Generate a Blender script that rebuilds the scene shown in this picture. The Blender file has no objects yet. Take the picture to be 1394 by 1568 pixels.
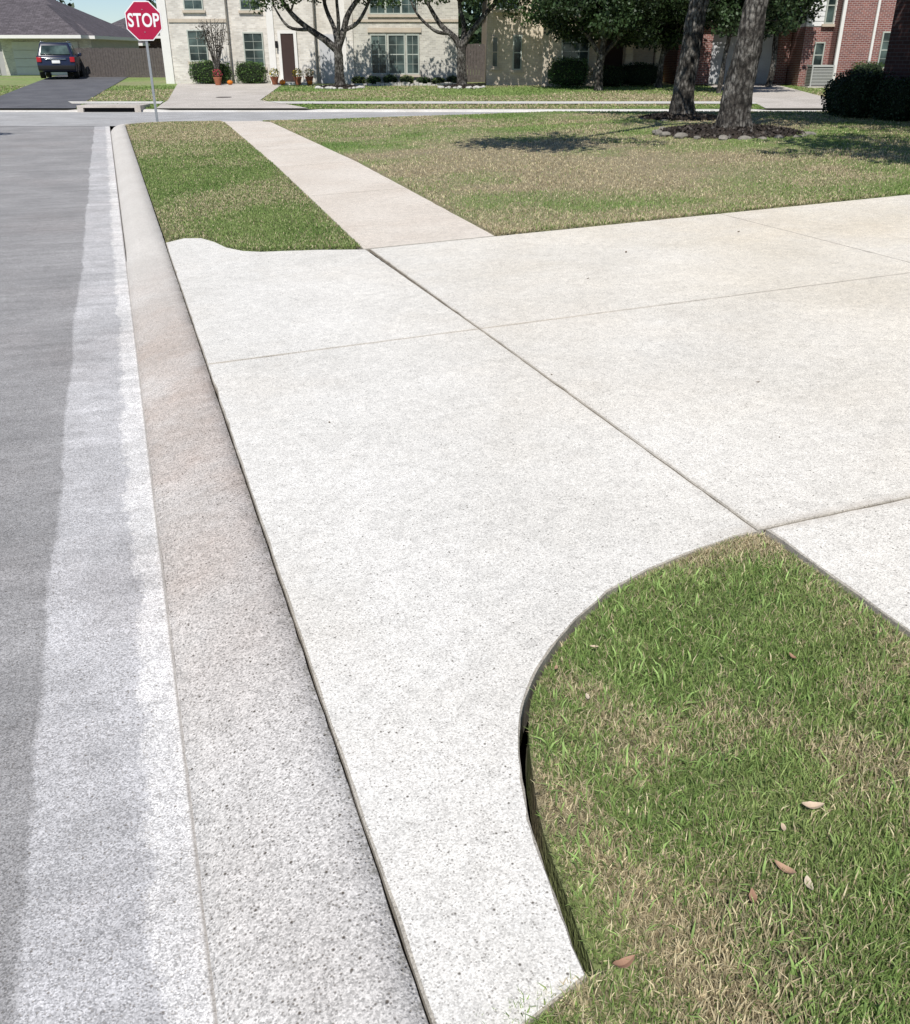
import bpy, bmesh, math, random
import numpy as np
from mathutils import Vector, Matrix
random.seed(3); rng=np.random.default_rng(5)
PSI=math.radians(19.1); cp,sp=math.cos(PSI),math.sin(PSI)
def W(r,f): return (cp*r+sp*f, -sp*r+cp*f)
def RF(x,y): return (cp*x-sp*y, sp*x+cp*y)
scene=bpy.context.scene
COL=scene.collection
# ---------------------------------------------------------------- noise
_tab=rng.random((256,256))
def vnoise(x,y):
    xi=np.floor(x).astype(int); yi=np.floor(y).astype(int); fx=x-xi; fy=y-yi
    fx=fx*fx*(3-2*fx); fy=fy*fy*(3-2*fy)
    a=_tab[xi%256,yi%256]; b=_tab[(xi+1)%256,yi%256]; c=_tab[xi%256,(yi+1)%256]; d=_tab[(xi+1)%256,(yi+1)%256]
    return (a*(1-fx)+b*fx)*(1-fy)+(c*(1-fx)+d*fx)*fy
def fbm(x,y,o=4):
    s=0;a=.5;t=0
    for i in range(o):
        s=s+a*vnoise(x*2**i+17.3*i,y*2**i+5.1*i); t+=a; a*=.5
    return s/t
def sm(x,a,b):
    t=np.clip((x-a)/(b-a),0,1); return t*t*(3-2*t)
# ---------------------------------------------------------------- heights
def zn(x,y):
    x=np.asarray(x,float); y=np.asarray(y,float)
    base=.035*np.clip(x-.315,0,10)
    r,f=RF(x,y); s=sm(f,24.2,26.7)
    return base*(1-s)+.02*s
def zf(f):
    f=np.asarray(f,float)
    return -.03+.04*np.clip(f-33,0,2)+.02*np.clip(f-35,0,21)
# ---------------------------------------------------------------- materials
def newmat(name):
    m=bpy.data.materials.new(name); m.use_nodes=True
    nt=m.node_tree; b=nt.nodes['Principled BSDF']
    b.inputs['Roughness'].default_value=.85
    b.inputs['Specular IOR Level'].default_value=.25
    return m,nt,b
class N:
    def __init__(s,nt): s.nt=nt
    def n(s,t,**k):
        o=s.nt.nodes.new(t)
        for a,v in k.items(): setattr(o,a,v)
        return o
    def l(s,a,b): s.nt.links.new(a,b)
    def coord(s,scale=(1,1,1)):
        t=s.n('ShaderNodeTexCoord'); m=s.n('ShaderNodeMapping'); m.inputs['Scale'].default_value=scale
        s.l(t.outputs['Object'],m.inputs['Vector']); return m.outputs['Vector']
    def noise(s,vec,scale,detail=3,rough=.55):
        o=s.n('ShaderNodeTexNoise'); o.inputs['Scale'].default_value=scale; o.inputs['Detail'].default_value=detail; o.inputs['Roughness'].default_value=rough
        s.l(vec,o.inputs['Vector']); return o.outputs['Fac']
    def vor(s,vec,scale):
        o=s.n('ShaderNodeTexVoronoi'); o.inputs['Scale'].default_value=scale
        s.l(vec,o.inputs['Vector']); return o
    def cell(s,vec,scale):
        o=s.vor(vec,scale); q=s.n('ShaderNodeSeparateColor'); s.l(o.outputs['Color'],q.inputs[0]); return q.outputs[0],o.outputs['Distance']
    def ramp(s,fac,stops):
        o=s.n('ShaderNodeValToRGB'); e=o.color_ramp.elements
        while len(e)<len(stops): e.new(.5)
        for i,(p,c) in enumerate(stops):
            e[i].position=p
            if not isinstance(c,(tuple,list)): c=(c,c,c)
            e[i].color=(c[0],c[1],c[2],1)
        s.l(fac,o.inputs['Fac']); return o.outputs['Color']
    def mix(s,a,b,fac,mode='MIX'):
        o=s.n('ShaderNodeMix',data_type='RGBA',blend_type=mode)
        for k,v in ((0,fac),(6,a),(7,b)):
            if isinstance(v,bpy.types.NodeSocket): s.l(v,o.inputs[k])
            elif k==0: o.inputs[0].default_value=v
            else: o.inputs[k].default_value=(v[0],v[1],v[2],1)
        return o.outputs[2]
    def math(s,op,a,b=0):
        o=s.n('ShaderNodeMath',operation=op)
        for k,v in ((0,a),(1,b)):
            if isinstance(v,bpy.types.NodeSocket): s.l(v,o.inputs[k])
            else: o.inputs[k].default_value=v
        return o.outputs[0]
    def mr(s,v,a,b,c=0,d=1):
        o=s.n('ShaderNodeMapRange'); s.l(v,o.inputs[0])
        for i,q in enumerate((a,b,c,d)): o.inputs[i+1].default_value=q
        return o.outputs[0]
    def xyz(s):
        sx=s.n('ShaderNodeSeparateXYZ'); tc=s.n('ShaderNodeTexCoord'); s.l(tc.outputs['Object'],sx.inputs[0]); return sx.outputs
    def bump(s,h,strength,dist,bsdf):
        o=s.n('ShaderNodeBump'); o.inputs['Strength'].default_value=strength; o.inputs['Distance'].default_value=dist
        s.l(h,o.inputs['Height']); s.l(o.outputs['Normal'],bsdf.inputs['Normal'])
def concrete(name,c1,c2,tint=(.5,.42,.32),pit=.5,fine=210,bumpd=.002,big=1.1,kind='',spot=(.84,1.08),grain=(.72,1.18),pitthr=.62,bigthr=.78):
    m,nt,b=newmat(name); g=N(nt); v=g.coord()
    a=g.mix(c1,c2,g.ramp(g.noise(v,big,4),[(.35,0),(.65,1)]))
    a=g.mix(a,tint,g.ramp(g.noise(v,big*.45+.1,5,.65),[(.48,0),(.75,.38)]))
    a=g.mix(a,g.ramp(g.noise(v,13,5,.75),[(.3,.86),(.7,1.08)]),1.0,'MULTIPLY')
    fn=g.noise(v,fine,2,.6)
    a=g.mix(a,g.ramp(fn,[(.32,spot[0]),(.62,spot[1])]),1.0,'MULTIPLY')
    c3,_=g.cell(v,fine*1.25); a=g.mix(a,g.ramp(c3,[(0,grain[0]),(.5,1),(1,grain[1])]),1.0,'MULTIPLY')
    c4,_=g.cell(v,fine*.33); a=g.mix(a,g.ramp(c4,[(0,.90),(.2,1),(.8,1),(1,1.06)]),1.0,'MULTIPLY')
    c5,d5=g.cell(v,fine*.6)
    pm=g.math('MULTIPLY',g.ramp(d5,[(.16,1),(.38,0)]),g.ramp(c5,[(pitthr,0),(pitthr+.05,1)]))
    a=g.mix(a,(.16,.14,.12),g.math('MULTIPLY',pm,pit))
    c6,d6=g.cell(v,fine*.24)
    pm2=g.math('MULTIPLY',g.ramp(d6,[(.09,1),(.22,0)]),g.ramp(c6,[(bigthr,0),(bigthr+.04,1)]))
    a=g.mix(a,(.10,.085,.07),g.math('MULTIPLY',pm2,min(1,pit*1.4)))
    h=g.math('SUBTRACT',g.math('ADD',g.math('MULTIPLY',fn,.7),g.math('MULTIPLY',g.noise(v,60,3),.6)),g.math('MULTIPLY',g.math('ADD',pm,pm2),.5))
    g.bump(h,.6,bumpd,b)
    X=g.xyz()
    if kind=='road':
        a=g.mix(a,g.ramp(g.noise(g.coord((.35,3.2,1)),2.4,5,.7),[(.35,.87),(.65,1.08)]),1.0,'MULTIPLY')
        wob=g.math('ADD',X[0],g.math('MULTIPLY',g.math('SUBTRACT',g.noise(g.coord((1,.35,1)),2.2,5,.7),.5),.16))
        st=g.math('MULTIPLY',g.mr(wob,-.460,-.440),g.ramp(g.noise(v,3.6,6,.75),[(.3,.55),(.6,1)]))
        a=g.mix(a,g.mix(a,(1.66,1.67,1.69),1.0,'MULTIPLY'),st)
        wob2=g.math('ADD',X[0],g.math('MULTIPLY',g.math('SUBTRACT',g.noise(g.coord((1,.7,1)),5,6,.8),.5),.24))
        a=g.mix(a,g.mix(a,(1.36,1.35,1.31),1.0,'MULTIPLY'),g.mr(wob2,-.18,-.155))
        a=g.mix(a,(.24,.22,.20),g.math('MULTIPLY',g.mr(X[0],-.072,-.066),.7))
    if kind=='kerb':
        t=g.mr(X[1],4.0,9.6)
        a=g.mix(a,g.mix((.60,.56,.50),a,.45),t)
        a=g.mix(a,g.mix(a,(.80,.70,.64),1.0,'MULTIPLY'),g.math('MULTIPLY',g.math('MULTIPLY',g.mr(X[1],1.8,3.2),g.mr(X[1],9,6)),g.ramp(g.noise(v,1.6,5,.7),[(.3,.15),(.65,.85)])))
        # moss and grit on the outer edge next to the driveway joint
        a=g.mix(a,(.16,.15,.11),g.math('MULTIPLY',g.mr(X[0],.285,.312),g.ramp(g.noise(v,22,5,.8),[(.45,0),(.62,.8)])))
    if kind=='drive':
        a=g.mix(a,g.mix(a,(.99,.93,.83),1.0,'MULTIPLY'),g.math('MULTIPLY',g.mr(X[0],.9,5.0),g.ramp(g.noise(v,.8,4,.6),[(.3,.5),(.7,1)])))
        dd=g.math('ABSOLUTE',g.math('SUBTRACT',X[0],2.0)); a=g.mix(a,(.46,.41,.34),g.math('MULTIPLY',g.mr(dd,.035,.0),g.ramp(g.noise(v,14,5,.8),[(.35,.1),(.7,.7)])))
        dd=g.math('ABSOLUTE',g.math('SUBTRACT',X[1],5.3)); a=g.mix(a,(.50,.44,.37),g.math('MULTIPLY',g.mr(dd,.028,.0),g.ramp(g.noise(v,12,5,.8),[(.35,.15),(.7,.8)])))
        dd=g.math('ABSOLUTE',g.math('SUBTRACT',X[1],2.42)); q=g.math('MULTIPLY',g.mr(dd,.06,.0),g.mr(X[0],1.7,2.0))
        a=g.mix(a,(.44,.38,.31),g.math('MULTIPLY',q,g.ramp(g.noise(v,12,5,.8),[(.35,.15),(.7,.8)])))
    g.l(a,b.inputs['Base Color']); b.inputs['Roughness'].default_value=.92
    return m
def attrmat(name,trans=.0,rough=.7,noise=None):
    m,nt,b=newmat(name); g=N(nt)
    at=g.n('ShaderNodeAttribute'); at.attribute_name='Col'
    c=at.outputs['Color']
    if noise:
        v=g.coord(); c=g.mix(c,g.ramp(g.noise(v,noise,4,.75),[(.3,.5),(.7,1.25)]),1.0,'MULTIPLY')
        g.bump(g.noise(v,noise*1.3,3),.9,.03,b)
    g.l(c,b.inputs['Base Color']); b.inputs['Roughness'].default_value=rough
    if trans>0:
        t=g.n('ShaderNodeBsdfTranslucent'); g.l(c,t.inputs['Color']); mx=g.n('ShaderNodeMixShader'); mx.inputs[0].default_value=trans
        out=[n for n in nt.nodes if n.type=='OUTPUT_MATERIAL'][0]
        g.l(b.outputs[0],mx.inputs[1]); g.l(t.outputs[0],mx.inputs[2]); g.l(mx.outputs[0],out.inputs['Surface'])
    return m
def plain(name,c,rough=.7,var=.15,scale=6,metal=0,spec=.3,bump=0):
    m,nt,b=newmat(name); g=N(nt); v=g.coord()
    a=g.mix(c,g.ramp(g.noise(v,scale,5,.65),[(.3,1-var),(.7,1+var*.6)]),1.0,'MULTIPLY')
    g.l(a,b.inputs['Base Color']); b.inputs['Roughness'].default_value=rough; b.inputs['Metallic'].default_value=metal
    b.inputs['Specular IOR Level'].default_value=spec
    if bump: g.bump(g.noise(v,scale*4,4),.6,bump,b)
    return m
def barkm():
    m,nt,b=newmat('bark'); g=N(nt); v=g.coord((1,1,.38))
    vo=g.vor(v,20); n=g.noise(g.coord(),2.6,6,.75); n2=g.noise(v,28,5,.7)
    a=g.mix((.075,.067,.058),(.32,.30,.27),g.ramp(n,[(.46,0),(.62,1)]))
    a=g.mix(a,g.ramp(n2,[(.3,.5),(.7,1.25)]),1.0,'MULTIPLY')
    a=g.mix(a,(.02,.017,.015),g.ramp(vo.outputs['Distance'],[(.42,0),(.72,.85)]))
    g.l(a,b.inputs['Base Color']); g.bump(g.math('SUBTRACT',n2,vo.outputs['Distance']),1.0,.05,b); b.inputs['Roughness'].default_value=.95
    return m
def brick(name,c1,c2,mortar,bw=.21,bh=.075):
    m,nt,b=newmat(name); g=N(nt); s=g.xyz()
    c=g.n('ShaderNodeCombineXYZ'); g.l(g.math('ADD',s[0],s[1]),c.inputs[0]); g.l(s[2],c.inputs[1])
    t=g.n('ShaderNodeTexBrick'); g.l(c.outputs[0],t.inputs['Vector'])
    t.inputs['Scale'].default_value=1; t.inputs['Brick Width'].default_value=bw; t.inputs['Row Height'].default_value=bh; t.inputs['Mortar Size'].default_value=.008
    t.inputs['Color1'].default_value=(*c1,1); t.inputs['Color2'].default_value=(*c2,1); t.inputs['Mortar'].default_value=(*mortar,1); t.inputs['Bias'].default_value=0
    v=g.coord(); a=g.mix(t.outputs['Color'],g.ramp(g.noise(v,1.3,5,.7),[(.3,.82),(.7,1.1)]),1.0,'MULTIPLY')
    g.l(a,b.inputs['Base Color']); g.bump(t.outputs['Fac'],-.5,.01,b)
    return m
def glassm():
    m,nt,b=newmat('window_glass'); g=N(nt); v=g.coord()
    a=g.mix((.015,.025,.025),(.09,.13,.12),g.ramp(g.noise(v,1.2,3),[(.4,0),(.65,1)])); g.l(a,b.inputs['Base Color'])
    b.inputs['Roughness'].default_value=.08; b.inputs['Specular IOR Level'].default_value=.5
    return m
def shingle(name,c):
    m,nt,b=newmat(name); g=N(nt); v=g.coord()
    t=g.n('ShaderNodeTexBrick'); g.l(g.coord((1,1.3,1)),t.inputs['Vector']); t.inputs['Scale'].default_value=1
    t.inputs['Brick Width'].default_value=.35; t.inputs['Row Height'].default_value=.16; t.inputs['Mortar Size'].default_value=.01
    t.inputs['Color1'].default_value=(c[0],c[1],c[2],1); t.inputs['Color2'].default_value=(c[0]*.65,c[1]*.65,c[2]*.65,1); t.inputs['Mortar'].default_value=(c[0]*.35,c[1]*.35,c[2]*.35,1)
    a=g.mix(t.outputs['Color'],g.ramp(g.noise(v,5,4),[(.3,.8),(.7,1.15)]),1.0,'MULTIPLY'); g.l(a,b.inputs['Base Color'])
    return m
M={}
M['drive']=concrete('driveway_concrete',(.765,.74,.69),(.685,.66,.61),tint=(.67,.60,.505),pit=.65,kind='drive')
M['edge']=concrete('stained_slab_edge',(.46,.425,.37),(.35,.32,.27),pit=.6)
M['walk']=concrete('sidewalk_concrete',(.72,.655,.575),(.65,.58,.50),tint=(.62,.50,.40),pit=.5)
M['road']=concrete('road_concrete',(.35,.34,.335),(.285,.278,.274),tint=(.33,.295,.28),pit=.6,kind='road',bumpd=.003,spot=(.8,1.12),grain=(.58,1.34),pitthr=.58)
M['xroad']=concrete('cross_street_concrete',(.46,.455,.45),(.37,.365,.36),tint=(.37,.35,.33),pit=.3)
M['fkerb']=concrete('far_kerb_concrete',(.66,.64,.60),(.56,.54,.50),pit=.2)
M['fdrive']=concrete('far_driveway_concrete',(.58,.53,.48),(.49,.45,.40),tint=(.36,.31,.27),pit=.2)
M['adrive']=concrete('shaded_driveway_concrete',(.15,.15,.16),(.11,.11,.12),tint=(.10,.10,.10),pit=.2)  # dark concrete colour stands in for shade lying on the left driveway
M['kerb']=concrete('kerb_concrete',(.64,.615,.585),(.54,.515,.485),tint=(.50,.45,.41),pit=.8,fine=180,kind='kerb',bumpd=.004,spot=(.78,1.13),grain=(.6,1.24),pitthr=.54,bigthr=.66)
M['soil']=plain('dark_soil',(.035,.028,.02),.95,.4,30,bump=.01)
M['joint']=plain('joint_dirt',(.17,.145,.11),.95,.5,30)
M['ground']=plain('ground_earth',(.05,.05,.03),.95,.3,.6)
M['lawn']=attrmat('lawn_turf',noise=38)
M['lawnfar']=attrmat('lawn_turf_far',noise=9)
M['blade']=attrmat('grass_blades',trans=.3,rough=.6)
M['leaf']=attrmat('tree_leaves',rough=.5)
M['bark']=barkm()
M['mulch']=plain('mulch',(.04,.030,.024),.95,.5,25,bump=.03)
M['rock']=plain('border_rock',(.24,.22,.19),.9,.4,6,bump=.02)
M['rock2']=plain('pale_border_rock',(.5,.48,.45),.9,.3,6,bump=.02)
M['wbrick']=brick('white_brick',(.72,.68,.61),(.54,.50,.44),(.62,.6,.56))
M['gbrick']=brick('grey_tan_brick',(.60,.575,.50),(.42,.40,.35),(.6,.58,.53))
M['bbrick']=brick('beige_brick',(.68,.58,.44),(.56,.47,.36),(.64,.58,.49))
M['rbrick']=brick('red_brick',(.27,.10,.08),(.17,.065,.06),(.42,.38,.35))
M['dbrick']=brick('shade_dark_red_brick',(.09,.038,.034),(.05,.024,.022),(.10,.085,.08))  # dark red brick, colour taken darker still to imitate shade on the house
M['siding']=plain('white_siding',(.75,.75,.74),.6,.06,3)
M['gsiding']=plain('grey_siding',(.36,.35,.35),.7,.08,3)
M['trim']=plain('white_trim',(.74,.72,.68),.5,.05,4)
M['frame']=plain('window_frame_paint',(.42,.45,.40),.5,.05,4)
M['tan']=plain('tan_trim',(.52,.45,.36),.7,.1,4)
M['gdoor']=plain('garage_door_paint',(.52,.52,.53),.5,.06,3)
M['glass']=glassm()
M['roof']=shingle('grey_shingles',(.13,.115,.125))
M['broof']=shingle('brown_shingles',(.14,.115,.10))
M['wood']=plain('fence_wood',(.11,.095,.088),.9,.35,7)
M['door']=plain('front_door',(.05,.03,.025),.5,.1,5)
M['steel']=plain('galvanised_steel',(.42,.43,.44),.45,.12,20,metal=.7)
M['stopred']=plain('sign_red',(.40,.006,.05),.45,.06,3,spec=.4)
M['stopwhite']=plain('sign_white',(.82,.82,.82),.45,.03,3)
M['paint']=plain('car_paint_navy',(.012,.016,.04),.25,.05,3,spec=.6)
M['tyre']=plain('tyre_rubber',(.015,.015,.015),.85,.2,20)
M['redl']=plain('tail_light',(.35,.01,.01),.2,.05,3,spec=.6)
M['chrome']=plain('chrome',(.6,.6,.6),.2,.05,3,metal=1)
M['pumpkin']=plain('pumpkin_orange',(.60,.18,.02),.6,.15,8)
M['terra']=plain('terracotta',(.35,.13,.07),.8,.15,8)
M['acm']=plain('ac_metal',(.42,.42,.40),.6,.1,8)
M['dark']=plain('dark_void',(.01,.01,.01),.9,.1,4)
M['stem']=plain('plant_core',(.012,.02,.008),.95,.3,6)
M['dryleaf']=attrmat('dry_leaf',rough=.7)
# ---------------------------------------------------------------- mesh helpers
def mkobj(name,me,mats,parent=None,loc=None):
    o=bpy.data.objects.new(name,me); COL.objects.link(o)
    for m in (mats if isinstance(mats,(list,tuple)) else [mats]): me.materials.append(M[m] if isinstance(m,str) else m)
    if parent: o.parent=parent
    if loc: o.location=loc
    return o
def pmesh(name,verts,faces,mat,parent=None,smooth=False,cols=None):
    me=bpy.data.meshes.new(name); me.from_pydata([tuple(map(float,v)) for v in verts],[],faces); me.update()
    if smooth: me.polygons.foreach_set('use_smooth',[True]*len(me.polygons))
    if cols is not None: setcol(me,cols)
    return mkobj(name,me,mat,parent)
def setcol(me,c):
    c=np.asarray(c,np.float32)
    if c.shape[1]==3: c=np.hstack([c,np.ones((len(c),1),np.float32)])
    a=me.color_attributes.new('Col','FLOAT_COLOR','POINT'); a.data.foreach_set('color',c.ravel().astype(np.float32))
def empty(name,loc=(0,0,0),rot=0):
    e=bpy.data.objects.new(name,None); COL.objects.link(e); e.location=loc; e.rotation_euler=(0,0,rot); e.empty_display_size=.3; return e
def fast(name,V,loops,starts,mat,cols,parent=None):
    me=bpy.data.meshes.new(name); V=np.asarray(V,np.float32)
    me.vertices.add(len(V)); me.vertices.foreach_set('co',V.ravel())
    me.loops.add(len(loops)); me.loops.foreach_set('vertex_index',loops.astype(np.int32))
    me.polygons.add(len(starts)); me.polygons.foreach_set('loop_start',starts.astype(np.int32))
    me.update(calc_edges=True); setcol(me,cols)
    return mkobj(name,me,mat,parent)
def blades(name,x,y,z,h,w,col,lean=.8,mat='blade'):
    n=len(x); a=rng.random(n)*6.283; b=rng.random(n)*6.283; l=lean*(rng.random(n)**.7)*h
    dx,dy=np.cos(a)*w/2,np.sin(a)*w/2; lx,ly=np.cos(b)*l,np.sin(b)*l
    hh=h*np.sqrt(np.clip(1-(l/h*.85)**2,.12,1))
    V=np.zeros((n,5,3))
    V[:,0]=np.c_[x-dx,y-dy,z]; V[:,1]=np.c_[x+dx,y+dy,z]
    V[:,2]=np.c_[x+lx*.35-dx*.85,y+ly*.35-dy*.85,z+hh*.65]; V[:,3]=np.c_[x+lx*.35+dx*.85,y+ly*.35+dy*.85,z+hh*.65]
    V[:,4]=np.c_[x+lx,y+ly,z+hh]
    base=(np.arange(n)*5)[:,None]; L=(base+np.array([0,1,3,2,2,3,4])[None]).ravel()
    S=((np.arange(n)*7)[:,None]+np.array([0,4])[None]).ravel()
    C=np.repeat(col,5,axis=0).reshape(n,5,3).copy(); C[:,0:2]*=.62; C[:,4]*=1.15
    return fast(name,V.reshape(-1,3),L,S,mat,C.reshape(-1,3))
def leafmesh(name,P,size,cols,parent=None,mat='leaf'):
    n=len(P); u=rng.normal(size=(n,3)); u/=np.linalg.norm(u,axis=1)[:,None]
    w=rng.normal(size=(n,3))
    w-=u*(np.sum(w*u,axis=1))[:,None]; w/=np.linalg.norm(w,axis=1)[:,None]
    s=(size*(.6+.8*rng.random(n)))[:,None]
    V=np.stack([P-u*s*.5,P+w*s*.3,P+u*s*.5,P-w*s*.3],axis=1).reshape(-1,3)
    return fast(name,V,np.arange(4*n),np.arange(n)*4,mat,np.repeat(cols,4,axis=0),parent)
def grid(name,fn,nu,nv,mat,colfn=None,smooth=True):
    uu,vv=np.meshgrid(np.linspace(0,1,nu+1),np.linspace(0,1,nv+1),indexing='ij')
    X,Y,Z=fn(uu.ravel(),vv.ravel()); V=np.c_[X,Y,Z]
    F=[]
    for i in range(nu):
        for j in range(nv):
            a=i*(nv+1)+j; F.append((a,a+nv+1,a+nv+2,a+1))
    return pmesh(name,V,F,mat,smooth=smooth,cols=colfn(X,Y) if colfn else None)
# ---------------------------------------------------------------- grass colour
G1=np.array([.175,.285,.07]); G2=np.array([.335,.41,.15]); ST=np.array([.74,.65,.42]); BR=np.array([.40,.32,.20])
def mixc(a,b,t): return a*(1-t[:,None])+b*t[:,None]
def col_near(x,y,j=0):
    t=fbm(x*3.1,y*3.1); br=sm(fbm(x*3.2+2,y*3.2+11,5),.52,.74)*.55
    edge=np.exp(-((y-2.34)/.09)**2)*sm(x,1.35,1.7)+1.0*np.exp(-((x-.76-.10*(1.6-y))/.085)**2)*sm(1.66-y,0,.25)+.85*np.exp(-((y-1.02)/.20)**2-((x-.98)/.16)**2)+.4*np.exp(-((x-1.97)/.08)**2)
    br=np.clip(.13+br+edge*.7,0,.9)
    return mixc(G1[None],G2[None],np.clip(t+(rng.random(len(x))-.5)*.9*j,0,1)),br
def col_yard(x,y,j=0):
    t=fbm(x*.8,y*.8)
    br=sm(fbm(x*.33+3,y*.4+8,5),.38,.58)
    blob=np.exp(-((x-6.6)/2.2)**2-((y-14.2)/3.2)**2)+.9*np.exp(-((x-7.5)/4.5)**2-((y-10.8)/1.8)**2)
    green=np.exp(-((x-4.1)/1.0)**2-((y-10.5)/2.8)**2)+.4*np.exp(-((y-19)/2.)**2)+.5*np.exp(-((x-6)/2.)**2-((y-9)/.7)**2)
    br=np.clip(.18+br*.5+blob*.6-green*.42+.5*(sm(fbm(x*1.3,y*1.3+5,5),.35,.7)-.4),0.04,.94)
    return mixc(G1[None]*.95,G2[None],np.clip(t+(rng.random(len(x))-.5)*.8*j,0,1)),br
def col_strip(x,y,j=0):
    t=fbm(x*1.1,y*1.1); br=sm(fbm(x*.8+31,y*.5+2,5),.42,.68)*.45+ .6*sm(y,15,24)
    return mixc(G1[None]*.88,G2[None]*.9,np.clip(t+(rng.random(len(x))-.5)*.8*j,0,1)),np.clip(.08+br,0,.8)
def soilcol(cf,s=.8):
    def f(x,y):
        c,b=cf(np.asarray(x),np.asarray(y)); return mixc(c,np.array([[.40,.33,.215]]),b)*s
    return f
def bladecol(cf,x,y):
    c,b=cf(x,y,1); n=len(x); k=rng.random(n)<b
    straw=mixc(ST[None],BR[None],rng.random(n)); c=np.where(k[:,None],straw,c)
    return c*(.65+.7*rng.random(n))[:,None]
# ---------------------------------------------------------------- ground, roads
pmesh('ground',[(-900,-900,-.26),(900,-900,-.26),(900,900,-.26),(-900,900,-.26)],[(0,1,2,3)],'ground')
pmesh('road',[(-8.6,-8,-.10),(-.06,-8,-.10),(-.06,30,-.10),(-8.6,30,-.10)],[(0,1,2,3)],'road')
def rfquad(name,r0,r1,f0,f1,z,mat):
    p=[W(r0,f0),W(r1,f0),W(r1,f1),W(r0,f1)]
    return pmesh(name,[(a,b,z) for a,b in p],[(0,1,2,3)],mat)
rfquad('cross_street',-90,90,26.4,33.1,-.094,'xroad')
LOW=[(-.185,-.13),(-.185,-.086),(-.10,-.058),(0,-.031),(.10,-.012),(.184,-.004),(.187,-.012),(.187,-.2)]
HIGH=[(-.185,-.13),(-.165,-.085),(-.10,-.02),(-.04,.012),(.06,.022),(.180,.028),(.184,.018),(.184,-.2)]
def sweep(name,path,wt,mat='kerb'):
    V=[];F=[];P=[Vector(p) for p in path]; k=len(LOW)
    for i,p in enumerate(P):
        t=(P[min(i+1,len(P)-1)]-P[max(i-1,0)]).normalized(); nrm=Vector((t.y,-t.x)); w=wt(i,p)
        for (a,b),(c,d) in zip(LOW,HIGH):
            jit=(random.random()-.5)*.004
            o=a*(1-w)+c*w+jit; z=b*(1-w)+d*w; V.append((p.x+nrm.x*o,p.y+nrm.y*o,z+jit*.3))
    for i in range(len(P)-1):
        for j in range(k-1): F.append((i*k+j,i*k+j+1,(i+1)*k+j+1,(i+1)*k+j))
    return pmesh(name,V,F,mat,smooth=True)
path=[(.125,y) for y in np.arange(-6,25.8,.07)]
A=Vector((.125,25.9)); Bc=Vector((.125,28.0)); C=Vector((.125,28.0))+Vector((cp,-sp))*2.2
for i in range(13):
    t=i/12; path.append(tuple(A*(1-t)**2+Bc*2*t*(1-t)+C*t*t))
for s in np.arange(2.6,60,.8): path.append(tuple(Vector((.125,28.0))+Vector((cp,-sp))*float(s)))
def wt(i,p):
    if p.x>.13 and p.y>20: return 1
    return float(max(sm(p.y,8.75,9.7),sm(-p.y,-.85,0)))
sweep('kerb',path,wt)
def wt2(i,p):
    r,f=RF(p.x,p.y)
    for a,b in ((-16,-12.6),(-10.0,-4.6),(10.2,13.8)):
        if a<r<b: return 0
    return 1
ko=sweep('kerb',[W(r,33.25) for r in np.arange(-60,60,.5)][::-1],lambda i,p:wt2(i,p),'fkerb'); ko.location=(0,0,-.045)
# ---------------------------------------------------------------- concrete slabs
def dens(pts,step):
    out=[]
    for i,p in enumerate(pts):
        q=pts[(i+1)%len(pts)]; d=math.dist(p,q); n=max(1,int(d/step))
        for k in range(n):
            t=k/n; out.append((p[0]+(q[0]-p[0])*t,p[1]+(q[1]-p[1])*t))
    return out
def slabs(name,outs,mat,dz=0,step=.09,bev=.005,zfun=zn,jit=.0018,thick=.12):
    V=[];F=[];MI=[]
    for o in outs:
        pts=dens(o,step); n=len(pts)
        area=sum(pts[i][0]*pts[(i+1)%n][1]-pts[(i+1)%n][0]*pts[i][1] for i in range(n))
        if area<0: pts=pts[::-1]
        P=[Vector(p) for p in pts]; b0=len(V); inn=[];out=[]
        for i in range(n):
            t1=(P[i]-P[i-1]).normalized(); t2=(P[(i+1)%n]-P[i]).normalized(); t=(t1+t2).normalized()
            nr=Vector((t.y,-t.x)); c=max(.5,nr.dot(Vector((t1.y,-t1.x))))
            j=(random.random()-.5)*2*jit
            if random.random()<.04: j-=.005
            out.append(P[i]+nr*j); inn.append(P[i]-nr*(bev*(.6+.9*random.random())-min(j,0))/c)
        for q in inn: V.append((q.x,q.y,float(zfun(q.x,q.y))+dz))
        for q in out: V.append((q.x,q.y,float(zfun(q.x,q.y))+dz-bev*.8))
        for q in out: V.append((q.x,q.y,float(zfun(q.x,q.y))+dz-thick))
        F.append(tuple(range(b0,b0+n))); MI.append(0)
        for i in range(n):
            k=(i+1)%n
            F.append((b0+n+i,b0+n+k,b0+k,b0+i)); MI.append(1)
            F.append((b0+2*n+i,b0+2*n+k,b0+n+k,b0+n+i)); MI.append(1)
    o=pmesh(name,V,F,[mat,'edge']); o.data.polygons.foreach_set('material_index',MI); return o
CV0=[(.626,1.03),(.630,1.10),(.648,1.225),(.675,1.404),(.718,1.565),(.786,1.744),(.892,1.91),(1.095,2.105),(1.37,2.275),(1.69,2.37),(1.996,2.415)]
CV=[CV0[0]]
for i in range(1,len(CV0)-1):
    p0,p1,p2,p3=[Vector(q) for q in (CV0[i-1],CV0[i],CV0[i+1],CV0[min(i+2,len(CV0)-1)])]
    if i==1: CV.append(CV0[1]); p0=p1-(p2-p1)
    for k in range(5):
        t=k/5
        if i==1 and k==0: continue
        q=.5*((2*p1)+(p2-p0)*t+(2*p0-5*p1+4*p2-p3)*t*t+(3*p1-p0-3*p2+p3)*t**3); CV.append((q.x,q.y))
CV.append(CV0[-1])
g=.003
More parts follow.
